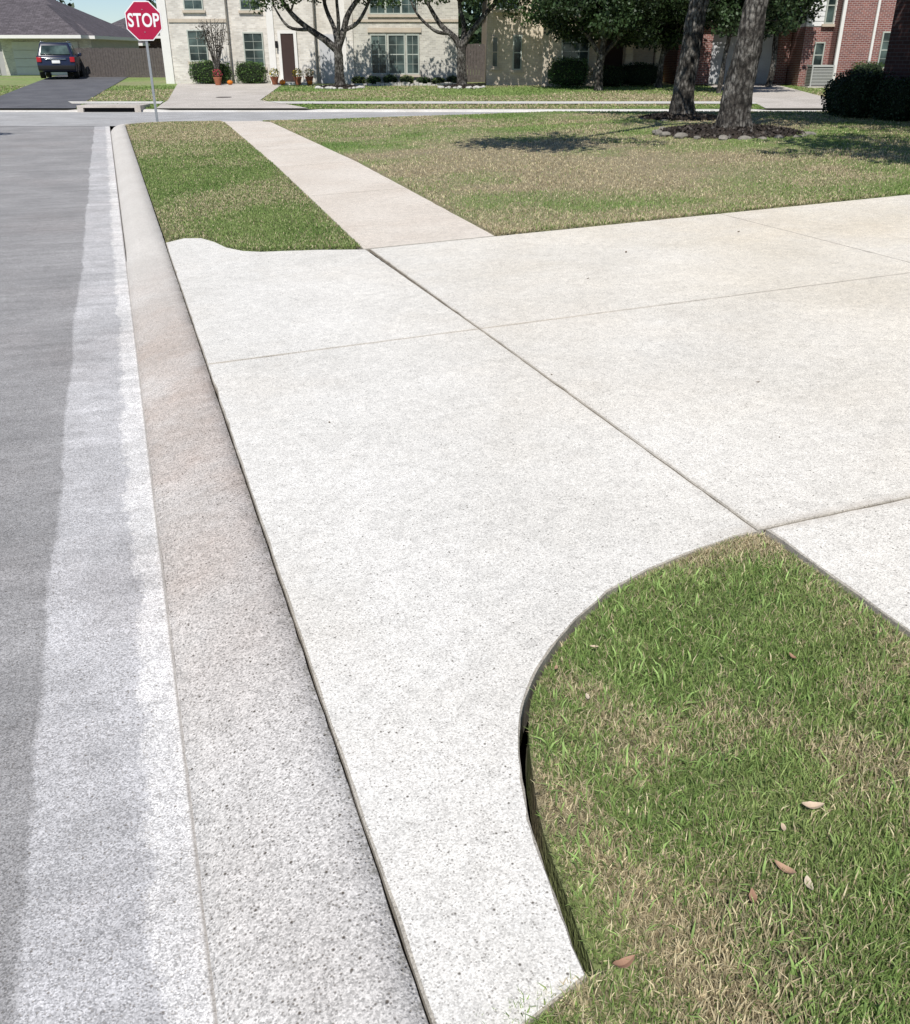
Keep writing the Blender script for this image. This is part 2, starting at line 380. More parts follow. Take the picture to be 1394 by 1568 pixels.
S2=[(.318,.93),(.46,.975)]+CV+[(2.0-g,5.3-g),(.318,5.3-g)]
S1=[(.318,5.3+g),(2.0-g,5.3+g),(1.965,8.1),(1.54,8.31),(1.095,8.46),(.95,8.58),(.83,8.82),(.76,9.15),(.66,9.42),(.5,9.5),(.318,9.35)]
outs=[S1,S2]
xs=[2.0,5.6,10.3,15.5]
for i in range(3):
    outs.append([(xs[i]+g,5.3+g),(xs[i+1]-g,5.3+g),(xs[i+1]-g,8.1),(xs[i]+g,8.1)])
    outs.append([(xs[i]+g,2.42+g),(xs[i+1]-g,2.42+g),(xs[i+1]-g,5.3-g),(xs[i]+g,5.3-g)])
slabs('driveway',outs,'drive')
def strip(x0,x1,y0,y1,d):
    return [(x0,y0,float(zn(x0,y0))-d),(x1,y0,float(zn(x1,y0))-d),(x1,y1,float(zn(x1,y1))-d),(x0,y1,float(zn(x0,y1))-d)]
V=[];F=[]
for a in (strip(1.98,2.02,2.43,8.09,.006),strip(5.58,5.62,2.43,8.1,.006),strip(.33,10.3,5.28,5.32,.009),strip(2.03,10.3,2.41,2.43,.009)):
    n=len(V); V+=a; F.append((n,n+1,n+2,n+3))
pmesh('joint_filler',V,F,'joint')
def xl(y): return np.interp(y,[8.1,14.9,24.8,27.5],[1.95,2.29,2.67,2.75])
def xr(y): return np.interp(y,[8.1,14.6,24.8,27.5],[3.2,3.52,3.72,3.8])
ys=[8.115,11.6,14.9,18.3,21.7,25.1,26.9]
outs=[]
for a,b in zip(ys[:-1],ys[1:]):
    a2=a+.008;b2=b-.008; outs.append([(xl(a2),a2),(xr(a2),a2),(xr(b2),b2),(xl(b2),b2)])
slabs('sidewalk',outs,'walk',dz=.002,step=.2)
slabs('sidewalk',[[(2.03,y0+.005),(3.3,y0+.005),(3.3,y1-.005),(2.03,y1-.005)] for y0,y1 in ((.9,2.415),(-.6,.9),(-2.1,-.6))],'drive',dz=.002)
# ---------------------------------------------------------------- lawns (near)
cvx=np.array([c[0] for c in CV]); cvy=np.array([c[1] for c in CV])
def leftb(y): return np.where(y<1.03,.36,np.interp(y,cvy,cvx)+.010+.020*sm(1.98-y,0,.35))
def vz(x,y):
    lb=leftb(y); e=np.minimum(x-lb,2.012-x)
    return zn(x,y)-.024+.012*sm(e,0,.25)+.012*sm(x,1.2,1.8)*(1-.6*sm(e,0,.2))+.014*(fbm(x*6,y*6)-.5)
def verge_near(u,v):
    y=-2.0+v*(2.405+2.0); lb=leftb(y); rb=2.020
    uu=np.where(u<.02,0,(u-1/70)/(1-1/70)); x=lb+(rb-lb)*np.clip(uu,0,1)
    z=vz(x,y)-.003; z=np.where(u<=0,z-.18,z)
    return x,y,z
grid('grass_verge',verge_near,70,150,'lawn',soilcol(col_near,.6),smooth=False)
def strip_near_y(x): return np.interp(x,[.33,.5,.66,.76,.83,.95,1.095,1.54,1.97,2.1],[9.37,9.52,9.44,9.17,8.84,8.6,8.48,8.33,8.12,8.12])
def strip_far_y(x): 
    yy=(26.3-.3272*x)/.945
    return np.minimum(yy,26.3+ (x-.3)*.9)
def verge_far(u,v):
    y0=strip_near_y(.33+u*1.62)
    yy=y0+(strip_far_y(.33+u*2.3)-y0)*v
    x=.325+(xl(yy)-.012-.325)*u
    z=zn(x,yy)+.012+.015*(fbm(x*3,yy*3)-.5)
    z=np.where((u<=0)|(v<=0)|(u>=1),z-.05,z)
    return x,yy,z
grid('grass_verge',verge_far,30,160,'lawn',soilcol(col_strip,.8))
def lawn_near(u,v):
    yl=8.112+v*(26.75-8.112); x0=xr(yl)+.012
    yr=8.112+v*(14.3-8.112); x=x0+(40-x0)*u**1.6; t=(x-x0)/(40-x0)
    y=yl+(yr-yl)*t
    z=zn(x,y)+.014+.03*(fbm(x*.7,y*.7)-.5)*sm(v,0,.15)*sm(u,0,.03)
    z=np.where((v<=0)|(u<=0),z-.05,z)
    return x,y,z
grid('front_lawn',lawn_near,110,130,'lawn',soilcol(col_yard,.85))
n=190000
x=rng.random(n)*1.75+.32; y=rng.random(n)*1.85+.56
k=(x>leftb(y)+.004)&(x<2.014)&(y<2.398); x=x[k];y=y[k]
thin=rng.random(len(x))<(.45+.55*sm(fbm(x*5+2,y*5),.3,.5)); x=x[thin];y=y[thin]
h=.014+.026*rng.random(len(x))*(.5+1.0*fbm(x*4,y*4)); e=np.minimum(x-leftb(y),2.01-x); h=h*(.65+.35*sm(e,0,.1))
w=.0016+.0030*rng.random(len(x))**1.5
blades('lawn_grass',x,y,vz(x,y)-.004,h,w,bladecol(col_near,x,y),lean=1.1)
n=4200; x=rng.random(n)*1.4+.6; y=rng.random(n)*1.6+.75; k=(x>leftb(y)+.02)&(x<1.98)&(y<2.3)&(rng.random(n)<sm(fbm(x*6,y*6),.35,.6)); x=x[k];y=y[k]
blades('lawn_grass',x,y,vz(x,y),.026+.032*rng.random(len(x)),.003+.004*rng.random(len(x)),np.tile([[.35,.50,.16]],(len(x),1))*(.6+.7*rng.random((len(x),1))),lean=1.15)
n=130000; v=rng.random(n)**1.5; u=rng.random(n)
y=8.1+v*18.6; x=.33+u*(xl(y)-.02-.33); k=(y>strip_near_y(x)+.01)&(y<strip_far_y(x)-.02); x=x[k];y=y[k]
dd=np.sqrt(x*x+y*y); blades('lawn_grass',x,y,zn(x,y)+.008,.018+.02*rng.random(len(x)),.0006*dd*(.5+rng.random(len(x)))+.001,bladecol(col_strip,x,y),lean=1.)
n=300000; v=rng.random(n)**1.8; y=8.1+v*18.5; x=xr(y)+.02+(rng.random(n)**1.1)*14
r_,f_=RF(x,y); k=(f_<26.2)&(y>8.125); x=x[k];y=y[k]
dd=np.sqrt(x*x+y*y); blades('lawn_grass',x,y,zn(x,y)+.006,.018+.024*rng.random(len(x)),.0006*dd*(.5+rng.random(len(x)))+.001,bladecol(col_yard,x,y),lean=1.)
LV=[(1.30,1.23,.027),(1.20,1.20,.014),(1.02,1.06,.02),(.70,1.02,.026),(1.13,1.10,.026),(1.62,1.72,.016),(1.0,1.78,.014),(1.7,1.3,.016),(1.12,1.98,.014),(.98,1.94,.012),(1.15,1.05,.02),
 (2.95,3.75,.011),(.78,4.1,.009),(3.9,6.9,.02),(3.2,6.2,.012),(2.04,4.3,.009),(2.6,3.1,.006),(5.2,7.2,.02)]
V=[];F=[];cs=[]
for i,(qx,qy,L) in enumerate(LV):
    a=random.random()*6.28; c=random.choice([(.60,.47,.34),(.34,.2,.13),(.62,.52,.40),(.42,.27,.18)])
    if i>10: c=(.16,.11,.07)
    b0=len(V); z=(float(vz(np.array([qx]),np.array([qy]))[0])+.022) if i<=10 else float(zn(qx,qy))+.001; cur=random.uniform(.2,.6)
    for j in range(9):
        t=-1+j/4; wd=max(0,1-abs(t)**1.7)**.8*.42*(1+random.uniform(-.12,.12)); up=cur*L*t*t
        for s in (-1,0,1):
            lx=t*L; ly=s*wd*L+.1*L*t*t; V.append((qx+lx*math.cos(a)-ly*math.sin(a),qy+lx*math.sin(a)+ly*math.cos(a),z+up+abs(s)*wd*L*.5)); cs.append(tuple(q*(.8 if s==0 else 1) for q in c))
    for j in range(8):
        for s in (0,1): q=b0+j*3+s; F.append((q,q+1,q+4,q+3))
pmesh('dry_leaves',V,F,'dryleaf',cols=cs)
# ---------------------------------------------------------------- far lawns and drives
def col_far(x,y,j=0):
    t=fbm(x*.3,y*.3); br=sm(fbm(x*.12+3,y*.25+8,4),.4,.62)*.6
    r,f=RF(x,y); br=br+.35*sm(r,4,9)*sm(f,34,37)*sm(-f,-48,-40)
    return mixc(G1[None],G2[None]*1.0,t)*1.0,np.clip(br,0,.85)
def lawn_far(u,v):
    r=-70+140*u; f=33.43+v**1.5*90; return cp*r+sp*f,-sp*r+cp*f,zf(f)
grid('far_lawn',lawn_far,140,70,'lawnfar',soilcol(col_far,.9))
n=90000; r=-24+rng.random(n)*44; f=33.5+rng.random(n)**1.4*14
ok=np.ones(n,bool)
def inpoly(r,f,l0,l1,f0,f1):
    t=(f-f0)/(f1-f0); a=l0[0]+(l1[0]-l0[0])*t; b=l0[1]+(l1[1]-l0[1])*t
    return (r>a)&(r<b)&(f>=f0)&(f<=f1)
DR=[((-10.0,-4.9),(-10.6,-7.2),33.4,37.),((-10.6,-7.2),(-13.6,-8.4),37.,49.3),((-16.2,-12.7),(-24.2,-19.6),33.4,62),((10.4,13.7),(12.0,15.4),33.4,48.2)]
for l0,l1,f0,f1 in DR: ok&=~inpoly(r,f,l0,l1,f0,f1)
ok&=~((f>35.0)&(f<36.2)); r=r[ok];f=f[ok]
X,Y=cp*r+sp*f,-sp*r+cp*f
blades('lawn_grass',X,Y,zf(f),.03+.03*rng.random(len(r)),.03+.02*rng.random(len(r)),bladecol(col_far,X,Y)*.95,lean=1.)
def farpoly(l0,l1,f0,f1,dz=.022,nn=24):
    V=[];F=[]
    for i in range(nn+1):
        t=i/nn; f=f0+(f1-f0)*t
        for rr in (l0[0]+(l1[0]-l0[0])*t,l0[1]+(l1[1]-l0[1])*t):
            a,b=W(rr,f); V.append((a,b,float(zf(f))+dz))
    for i in range(nn): F.append((2*i,2*i+1,2*i+3,2*i+2))
    return V,F
def join(name,parts,mat):
    V=[];F=[]
    for v,f in parts:
        b=len(V); V+=v; F+=[tuple(i+b for i in q) for q in f]
    return pmesh(name,V,F,mat)
join('driveway',[farpoly(*DR[0]),farpoly(*DR[1][:2],37.0,49.5)],'fdrive')
join('driveway',[farpoly(*DR[2])],'adrive')
join('driveway',[farpoly(*DR[3][:2],33.4,48.4)],'fdrive')
join('sidewalk',[farpoly((-60,-17.2),(-60,-17.7),35.0,36.2,.03,2),farpoly((-13.4,-10.3),(-14.0,-10.55),35.0,36.2,.03,2),
  farpoly((-6.1,10.6),(-6.7,10.75),35.0,36.2,.03,2),farpoly((13.95,60),(14.1,60),35.0,36.2,.03,2)],'fkerb')
# ---------------------------------------------------------------- building helper
def boxvf(a):
    x0,x1,y0,y1,z0,z1=a
    v=[(x0,y0,z0),(x1,y0,z0),(x1,y1,z0),(x0,y1,z0),(x0,y0,z1),(x1,y0,z1),(x1,y1,z1),(x0,y1,z1)]
    f=[(0,3,2,1),(4,5,6,7),(0,1,5,4),(1,2,6,5),(2,3,7,6),(3,0,4,7)]
    return v,f
class Grp:
    def __init__(s,name,r,f,z=0,world=False):
        if world: s.e=empty(name,(r,f,z),0)
        else:
            a,b=W(r,f); s.e=empty(name,(a,b,z),-PSI)
        s.o=(r,f,z); s.p={}
    def add(s,part,mat,x0,x1,y0,y1,z0,z1):
        v,f=boxvf((x0,x1,y0,y1,z0,z1)); s.raw(part,mat,v,f)
    def raw(s,part,mat,v,f):
        d=s.p.setdefault((part,mat),[[],[]]); b=len(d[0])
        d[0]+=[(a-s.o[0],b_-s.o[1],c-s.o[2]) for a,b_,c in v]; d[1]+=[tuple(i+b for i in q) for q in f]
    def hip(s,part,mat,x0,x1,y0,y1,z,rise,ov=.4):
        x0-=ov;x1+=ov;y0-=ov;y1+=ov
        h=min(x1-x0,y1-y0)/2
        if x1-x0>=y1-y0: r=[(x0+h,(y0+y1)/2,z+rise),(x1-h,(y0+y1)/2,z+rise)]
        else: r=[((x0+x1)/2,y0+h,z+rise),((x0+x1)/2,y1-h,z+rise)]
        v=[(x0,y0,z),(x1,y0,z),(x1,y1,z),(x0,y1,z)]+r
        if x1-x0>=y1-y0: f=[(0,1,5,4),(1,2,5),(2,3,4,5),(3,0,4),(3,2,1,0)]
        else: f=[(0,1,4),(1,2,5,4),(2,3,5),(3,0,4,5),(3,2,1,0)]
        s.raw(part,mat,v,f); s.add('fascia','trim',x0-.02,x1+.02,y0-.02,y1+.02,z-.18,z-.003)
    def win(s,x0,x1,z0,z1,y,nx=1,ny=2,fr='frame',panes=1,sill=True):
        t=.035
        s.add('glass','glass',x0+.01,x1-.01,y-.03,y+.05,z0+.01,z1-.01)
        s.add('window_frames',fr,x0-t,x0+.02,y-.07,y+.02,z0-t,z1+t); s.add('window_frames',fr,x1-.02,x1+t,y-.07,y+.02,z0-t,z1+t)
        s.add('window_frames',fr,x0+.02,x1-.02,y-.068,y+.02,z1-.02,z1+t); s.add('window_frames',fr,x0+.02,x1-.02,y-.068,y+.02,z0-t,z0+.02)
        for i in range(1,panes):
            xx=x0+(x1-x0)*i/panes; s.add('window_frames',fr,xx-.045,xx+.045,y-.066,y+.02,z0+.02,z1-.02)
        tot=nx*panes
        for i in range(1,tot):
            if i%nx: xx=x0+(x1-x0)*i/tot; s.add('muntins',fr,xx-.007,xx+.007,y-.048,y-.02,z0+.02,z1-.02)
        for j in range(1,ny):
            zz=z0+(z1-z0)*j/ny; w_=.022 if j*2==ny else .007; s.add('muntins',fr,x0+.02,x1-.02,y-.045,y-.022,zz-w_,zz+w_)
        if sill: s.add('sills','tan',x0-.12,x1+.12,y-.11,y+.01,z0-.15,z0-.04)
    def done(s):
        for (part,mat),(v,f) in s.p.items(): pmesh(part,v,f,mat,parent=s.e)
        return s.e
h=Grp('white_brick_house',-10.8,53,.3)
h.add('walls_left_bay','wbrick',-14.1,-10.95,49.6,60,.1,6.3)
h.add('walls_middle','wbrick',-10.95,-8.9,49.95,60,.1,6.3)
h.add('walls_right_bay','wbrick',-8.9,-6.76,49.4,60,.1,6.3)
h.add('corner_pilasters','trim',-14.16,-13.75,49.52,49.9,.1,6.2); h.add('corner_pilasters','trim',-8.98,-8.66,49.34,49.7,.1,6.2)
h.win(-12.85,-12.0,1.35,2.65,49.6,2,4); h.win(-12.85,-12.0,3.55,5.0,49.6,2,4)
h.win(-10.25,-9.35,1.1,2.55,49.95,2,4); h.win(-10.25,-9.35,3.55,5.0,49.95,2,4)
h.add('front_door','door',-8.35,-7.75,49.33,49.38,.45,2.5); h.add('door_surround','trim',-8.5,-8.36,49.3,49.38,.45,2.65); h.add('door_surround','trim',-7.74,-7.6,49.3,49.38,.45,2.65); h.add('door_surround','trim',-8.36,-7.74,49.3,49.38,2.52,2.66)
h.add('porch_step','trim',-8.8,-7.1,48.4,49.3,.1,.42)
h.add('belt_course','tan',-13.7,-10.95,49.55,49.59,3.0,3.15)
h.add('wall_lamp','dark',-8.62,-8.5,49.2,49.3,1.9,2.2)
h.hip('roof','roof',-14.1,-7.0,49.6,60,6.3,2.6); h.done()
h=Grp('grey_brick_house',-2.6,53,.3)
h.add('walls','gbrick',-5.15,.15,49.0,60,.1,6.3)
h.add('wing_wall','wbrick',-6.75,-5.15,49.9,60,.1,6.0)
h.add('wing_pilaster','trim',-5.62,-5.2,49.7,49.89,.1,5.9)
h.add('corner_pilaster','wbrick',-5.2,-4.85,48.93,49.2,.1,6.2)
h.add('garage_door','gdoor',-6.6,-5.75,49.82,49.89,.3,2.5)
h.win(-4.0,-3.3,.8,2.45,49.0,2,4); h.win(-3.18,-2.42,.8,2.45,49.0,2,4); h.win(-2.3,-1.75,.8,2.45,49.0,2,4)
h.win(-4.0,-1.8,3.35,4.8,49.0,2,4,panes=3)
h.add('lintel','tan',-4.15,-1.6,48.93,48.99,2.56,2.76)
h.add('belt_course','tan',-4.8,.15,48.94,48.99,3.0,3.1)
h.hip('roof','roof',-5.15,.15,49,60,6.3,2.4); h.hip('wing_roof','roof',-6.9,-5.6,51.3,59.5,6.0,1.2,.25); h.done()
h=Grp('beige_brick_house',5.4,52,.3)
h.add('walls_left','bbrick',1.5,4.1,48.0,58,.1,6.1)
h.add('walls_bay','bbrick',4.1,6.5,46.8,58,.1,6.1)
h.add('walls_porch','bbrick',6.5,9.6,49.4,58,.1,6.1)
h.add('porch_roof_slab','tan',6.5,9.7,47.2,49.4,2.85,3.1)
for xx in (7.9,9.3): h.add('porch_columns','bbrick',xx,xx+.35,47.3,47.65,.1,2.85)
h.add('front_door','door',7.2,8.1,49.33,49.38,.4,2.5)
h.win(1.75,2.0,1.1,2.35,48,1,2,fr='tan'); h.win(2.75,3.1,1.0,2.4,48,1,2); h.win(1.9,2.9,3.5,4.8,48,2,2)
h.win(4.9,6.1,1.0,2.5,46.8,3,4); h.win(4.9,6.1,3.5,4.8,46.8,3,4)
h.add('quoins','tan',4.02,4.3,46.74,46.99,.1,6.0)
h.hip('roof','broof',1.5,9.6,48,58,6.1,2.5); h.hip('bay_roof','broof',4.1,6.5,46.8,50,6.1,1.2); h.done()
h=Grp('brick_garage_house',13.4,52,.3)
h.add('walls','rbrick',10.6,12.2,48.6,58,.1,3.2); h.add('walls','rbrick',15.35,15.9,48.6,58,.1,3.2); h.add('walls','rbrick',12.2,15.35,48.6,58,2.65,3.2)
for i in range(4):
    for j in range(4): h.add('garage_door','gdoor',12.22+j*.78,12.22+j*.78+.74,48.86,48.95,.36+i*.56,.36+i*.56+.53)
h.add('garage_door_back','gdoor',12.2,15.35,48.93,49.0,.2,2.65)
h.hip('roof','broof',10.6,15.9,48.6,58,3.2,2.2); h.done()
h=Grp('brick_and_siding_house',17.8,50,.3)
h.add('walls_front','rbrick',17.2,21.5,46.0,56,.1,6.4)
h.add('lower_wall','rbrick',15.95,17.2,47.0,56,.1,2.75)
h.add('upper_siding','siding',15.95,17.2,47.0,56,2.753,6.4)
for i in range(18): h.add('siding_boards','siding',15.93,17.2,46.97,46.995,2.78+i*.2,2.78+i*.2+.17)
h.add('corner_board','trim',17.12,17.26,45.93,46.06,.1,6.3); h.add('downspout','trim',18.6,18.7,45.88,45.98,.3,6.2)
h.win(16.75,17.1,2.9,4.3,46.96,1,2); h.win(16.5,16.9,1.1,2.1,47.0,1,2)
h.win(19.1,20.2,1.1,2.5,46.0,2,4)
h.hip('roof','broof',15.95,21.5,46,56,6.4,2.3); h.done()
h=Grp('grey_roof_house',-27,66,.4)
h.add('walls','gsiding',-40,-22.2,62.5,72,.2,2.65)
h.add('brick_front','gbrick',-27.6,-22.14,62.4,62.5,.2,2.62)
for i in range(4): h.add('garage_door','gdoor',-26.9,-22.9,62.3,62.38,.5+i*.46,.5+i*.46+.44)
h.add('side_door','gdoor',-28.9,-28.0,62.4,62.48,.5,2.4); h.win(-31.5,-30.2,1.1,2.2,62.5,2,2)
h.hip('roof','roof',-40,-22.2,62.5,72,2.65,2.6,.5)
h.hip('garage_roof','roof',-27.4,-22.3,60.9,68,2.66,1.7,.25)
h.done()
h=Grp('brick_garden_house',-24,80,.4)
h.add('walls','dbrick',-27.5,-20.5,78,86,.3,2.9); h.win(-25,-23.9,1,2.2,78,2,2); h.hip('roof','roof',-27.5,-20.5,78,86,2.9,2.0,.5)
h.hip('front_gable','roof',-26.5,-23.5,76.5,80,2.4,1.3,.3); h.add('front_walls','dbrick',-26.4,-23.6,76.8,78,.3,2.2); h.done()
h=Grp('dark_brick_house',21,11,.3,world=True)
h.add('walls','dbrick',16.2,27,9.0,18.0,.2,5.9)
h.add('garage_wing','dbrick',18.5,27,2.0,9.0,.2,3.2)
h.add('downspout','tan',16.1,16.19,16.6,16.7,.3,5.7)
h.add('shutters','dark',16.13,16.19,12.4,14.6,1.2,2.9)
h.add('gutter','tan',15.7,15.85,8.6,18.4,5.74,5.9)
h.hip('roof','broof',16.2,27,9,18,5.9,2.6,.5); h.hip('garage_roof','broof',18.5,27,2,8.5,3.2,1.6,.4); h.done()
# ---------------------------------------------------------------- fences
def fence(name,r0,r1,f,z0,z1):
    h=Grp(name,(r0+r1)/2,f,z0); x=r0
    while x<r1:
        d=random.uniform(-.02,.02); h.add('pickets','wood',x,x+.135,f+random.uniform(0,.01),f+.022,z0,z1+d); x+=.145
    for z in (z0+.3,z1-.3): h.add('rails','wood',r0,r1,f+.025,f+.07,z,z+.09)
    x=r0
    while x<r1: h.add('posts','wood',x,x+.1,f+.072,f+.17,z0,z1); x+=2.4
    h.done()
fence('wooden_fence',-21.8,-14.15,57,.3,1.95)
fence('wooden_fence',.2,1.48,51,.3,2.1)
# ---------------------------------------------------------------- stop sign
sx,sy=W(-7.85,26.15)
e=empty('stop_sign',(sx,sy,.02),-math.radians(14)); 
V=[];F=[]
for z in (-.1,2.62):
    for a in ((-.03,.0),(-.03,.035),(-.024,.035),(-.024,.006),(.024,.006),(.024,.035),(.03,.035),(.03,0)): V.append((a[0],a[1],z))
for i in range(8): j=(i+1)%8; F.append((i,j,8+j,8+i))
F.append(tuple(range(8,16)))
pmesh('post',V,F,'steel',parent=e)
def octo(name,R,y,th,mat):
    v=[]
    for yy in (y,y+th):
        for k in range(8):
            a=math.pi/8+k*math.pi/4; v.append((R*math.cos(a),yy,2.35+R*math.sin(a)))
    f=[tuple(range(8)),tuple(range(15,7,-1))]+[(i,8+i,8+(i+1)%8,(i+1)%8) for i in range(8)]
    pmesh(name,v,f,mat,parent=e)
octo('sign_back',.480,-.012,.004,'steel'); octo('sign_border',.478,-.016,.003,'stopwhite'); octo('sign_face',.452,-.019,.002,'stopred')
tx=bpy.data.curves.new('stop_lettering','FONT'); tx.body='STOP'; tx.size=.40; tx.align_x='CENTER'; tx.align_y='CENTER'; tx.extrude=.001; tx.offset=.009; tx.space_character=1.02
to=bpy.data.objects.new('lettering',tx); COL.objects.link(to); to.parent=e; to.location=(0,-.0215,2.35); to.rotation_euler=(math.pi/2,0,0); to.scale=(.80,1.05,1); tx.materials.append(M['stopwhite'])
for zz in (2.1,2.6):
    bm=bmesh.new(); bmesh.ops.create_cone(bm,segments=10,radius1=.012,radius2=.012,depth=.01,cap_ends=True,matrix=Matrix.Translation((0,-.025,zz))@Matrix.Rotation(math.pi/2,4,'X')); me=bpy.data.meshes.new('bolt'); bm.to_mesh(me); mkobj('bolt',me,'steel',e)
# ---------------------------------------------------------------- trees
def tubes(brs,seg=12):
    V=[];F=[]
    for pts,rad in brs:
        P=[Vector(p) for p in pts]; Q=[];R=[]
        for i in range(len(P)-1):
            p0=P[max(i-1,0)];p1=P[i];p2=P[i+1];p3=P[min(i+2,len(P)-1)]
            for k in range(5):
                t=k/5; Q.append(.5*((2*p1)+(p2-p0)*t+(2*p0-5*p1+4*p2-p3)*t*t+(3*p1-p0-3*p2+p3)*t**3)); R.append(rad[i]*(1-t)+rad[i+1]*t)
        Q.append(P[-1]);R.append(rad[-1]); b0=len(V)
        for i,q in enumerate(Q):
            t=(Q[min(i+1,len(Q)-1)]-Q[max(i-1,0)]).normalized(); a=t.cross(Vector((.31,.95,.05))).normalized(); b=t.cross(a)
            for k in range(seg):
                an=2*math.pi*k/seg; rr=R[i]*(1+.09*math.sin(3*an+i*.6)+random.uniform(-.06,.06)); V.append(q+a*math.cos(an)*rr+b*math.sin(an)*rr)
        for i in range(len(Q)-1):
            for k in range(seg): k2=(k+1)%seg; F.append((b0+i*seg+k,b0+i*seg+k2,b0+(i+1)*seg+k2,b0+(i+1)*seg+k))
        F.append(tuple(b0+(len(Q)-1)*seg+k for k in range(seg)))
    return V,F
def tree(name,base,brs,clumps,leaf=.11,per=150,tone=(.05,.085,.025),twig=True):
    e=empty(name,base,-PSI)
    allp=[(Vector(p),r) for pts,rad in brs for p,r in zip(pts,rad)][1:]
    b2=list(brs)
    if twig:
        for c,r in clumps:
            c=Vector(c); q=min(allp,key=lambda a:(a[0]-c).length)
            mid=(q[0]+c)/2+Vector((random.uniform(-.3,.3),random.uniform(-.3,.3),random.uniform(0,.3)))
            rr=min(q[1]*.6,.05); b2.append(([q[0],mid,c],[rr,rr*.6,.012]))
    V,F=tubes(b2); pmesh('trunk_and_limbs',V,F,'bark',parent=e,smooth=True)
    P=[];Cc=[]
    for c,r in clumps:
        n=int(per*(r/.8)**2); p=rng.normal(size=(n,3)); p/=np.linalg.norm(p,axis=1)[:,None]; p*=(rng.random(n)**.5)[:,None]*r*np.array([1,1,.7])
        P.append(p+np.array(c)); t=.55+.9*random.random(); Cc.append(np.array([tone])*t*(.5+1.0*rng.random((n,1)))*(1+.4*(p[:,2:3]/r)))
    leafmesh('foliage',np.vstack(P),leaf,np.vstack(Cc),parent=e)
    return e
def dome(cx,cy,cz,rx,ry,rz,n,rc=.8,zmin=None):
    out=[]
    while len(out)<n:
        p=Vector((random.gauss(0,1),random.gauss(0,1),random.gauss(0,1))).normalized()*random.random()**.4
        z=cz+p.z*rz
        if zmin is not None and z<zmin: continue
        out.append(((cx+p.x*rx,cy+p.y*ry,z),rc*random.uniform(.7,1.3)))
    return out
z0=.33
tree('oak_tree',(10.4,15.0,z0),[([(0,0,-.1),(0,0,.05),(.02,0,.4),(.08,0,1.1),(.12,0,1.7),(.2,0,2.3),(.42,.1,3.2),(.8,.2,4.6),(1.1,.2,6.4)],[.46,.37,.27,.235,.21,.19,.17,.15,.06]),
 ([(.3,0,2.8),(-.3,-.2,3.5),(-1.6,-1.4,4.2),(-3.6,-4.0,4.9)],[.13,.12,.10,.04]),([(.42,.1,3.2),(1.6,.5,4.2),(3,.8,5.2)],[.13,.1,.04]),([(.5,.1,3.4),(.4,-1.2,4.8),(.2,-2.6,5.6)],[.12,.09,.04])],
 dome(.6,.4,6,3.6,3.0,2.0,60,.8,4.0)+dome(-3.6,-4.3,4.9,2.1,1.5,.6,26,.6,4.2),.15,180)
tree('oak_tree',(11.7,18.8,z0),[([(0,0,-.1),(0,0,.05),(0,0,.4),(.05,0,1.1),(.08,0,1.8),(.2,0,2.6),(.3,.1,4),(.2,.2,6)],[.42,.33,.24,.21,.2,.18,.15,.05]),
 ([(.05,0,1.9),(.35,.1,2.6),(1.3,.5,3.8),(2.4,.8,5)],[.13,.12,.09,.04]),([(.2,0,2.6),(-.8,.2,3.7),(-2,.4,4.8)],[.11,.09,.04])],
 dome(.2,.3,5.8,3.4,3.2,2,50,.8,3.7),.15,170)
tree('oak_tree',(14.7,12.6,.33),[([(0,0,-.1),(0,0,.4),(.1,0,2),(0,0,4),(0,.2,6.5)],[.36,.25,.2,.16,.05])],dome(-.6,.8,5.0,3.0,3.4,1.8,80,.8,3.2),.16,220)
tree('oak_tree',(13.2,.6,.33),[([(0,0,-.1),(0,0,.4),(.1,0,2),(0,0,4),(0,.2,6.5)],[.4,.27,.22,.16,.05]),([(.05,0,2.6),(-2,1.6,4),(-4.2,3.2,5),(-6,4.3,5.8)],[.15,.13,.09,.05])],dome(-5.7,5.4,5.8,3.0,2.4,1.0,66,.62,4.6),.16,150)
tree('oak_tree',(-10.6,22.6,-.1),[([(0,0,-.1),(0,0,.4),(.1,0,2),(0,0,4),(0,.2,6.5)],[.4,.27,.22,.16,.05])],dome(2.4,-.6,6.6,4.2,2.6,1.6,60,.7,4.8),.16,150)
def ft(r,f): a,b=W(r,f); return (a,b,float(zf(f)))
tree('live_oak_tree',ft(-5.2,45.5),[([(0,0,-.1),(0,0,.1),(.02,0,.5),(0,0,1.2),(-.02,0,1.65)],[.34,.26,.21,.19,.19]),
 ([(0,0,1.5),(-.5,0,1.9),(-1.2,.1,2.35),(-2.0,.1,3.0),(-2.6,.2,3.9),(-2.9,.2,5)],[.17,.15,.12,.10,.08,.04]),([(-1.2,.1,2.35),(-2.1,-.2,2.45),(-2.7,-.2,3.3)],[.08,.06,.03]),
 ([(0,0,1.5),(.25,0,2.2),(.5,.1,2.9),(1.0,.2,3.6),(1.6,.2,4.6)],[.16,.14,.12,.1,.05]),([(.3,0,2.3),(.9,0,2.6),(1.4,0,3.3),(1.8,0,4.1)],[.09,.08,.06,.03]),
 ([(0,0,1.6),(-.15,.2,2.4),(-.5,.3,3.3),(-.6,.3,4.6)],[.12,.1,.08,.04]),([(0,0,1.7),(.1,-.2,2.6),(.1,-.3,3.6),(.3,-.3,4.6)],[.1,.08,.06,.03])],
 dome(-.6,-.6,4.8,3.3,1.6,1.2,44,.65,3.75)+[((-2.9,0,3.45),.6),((-2.2,-.3,3.4),.55),((-3.5,.2,3.35),.6),((-1.6,-.5,3.6),.5),((1.8,0,3.5),.5),((1.3,-.4,3.6),.5),((-.9,-.4,3.6),.5),((2.4,-.2,3.5),.6)],.15,230)
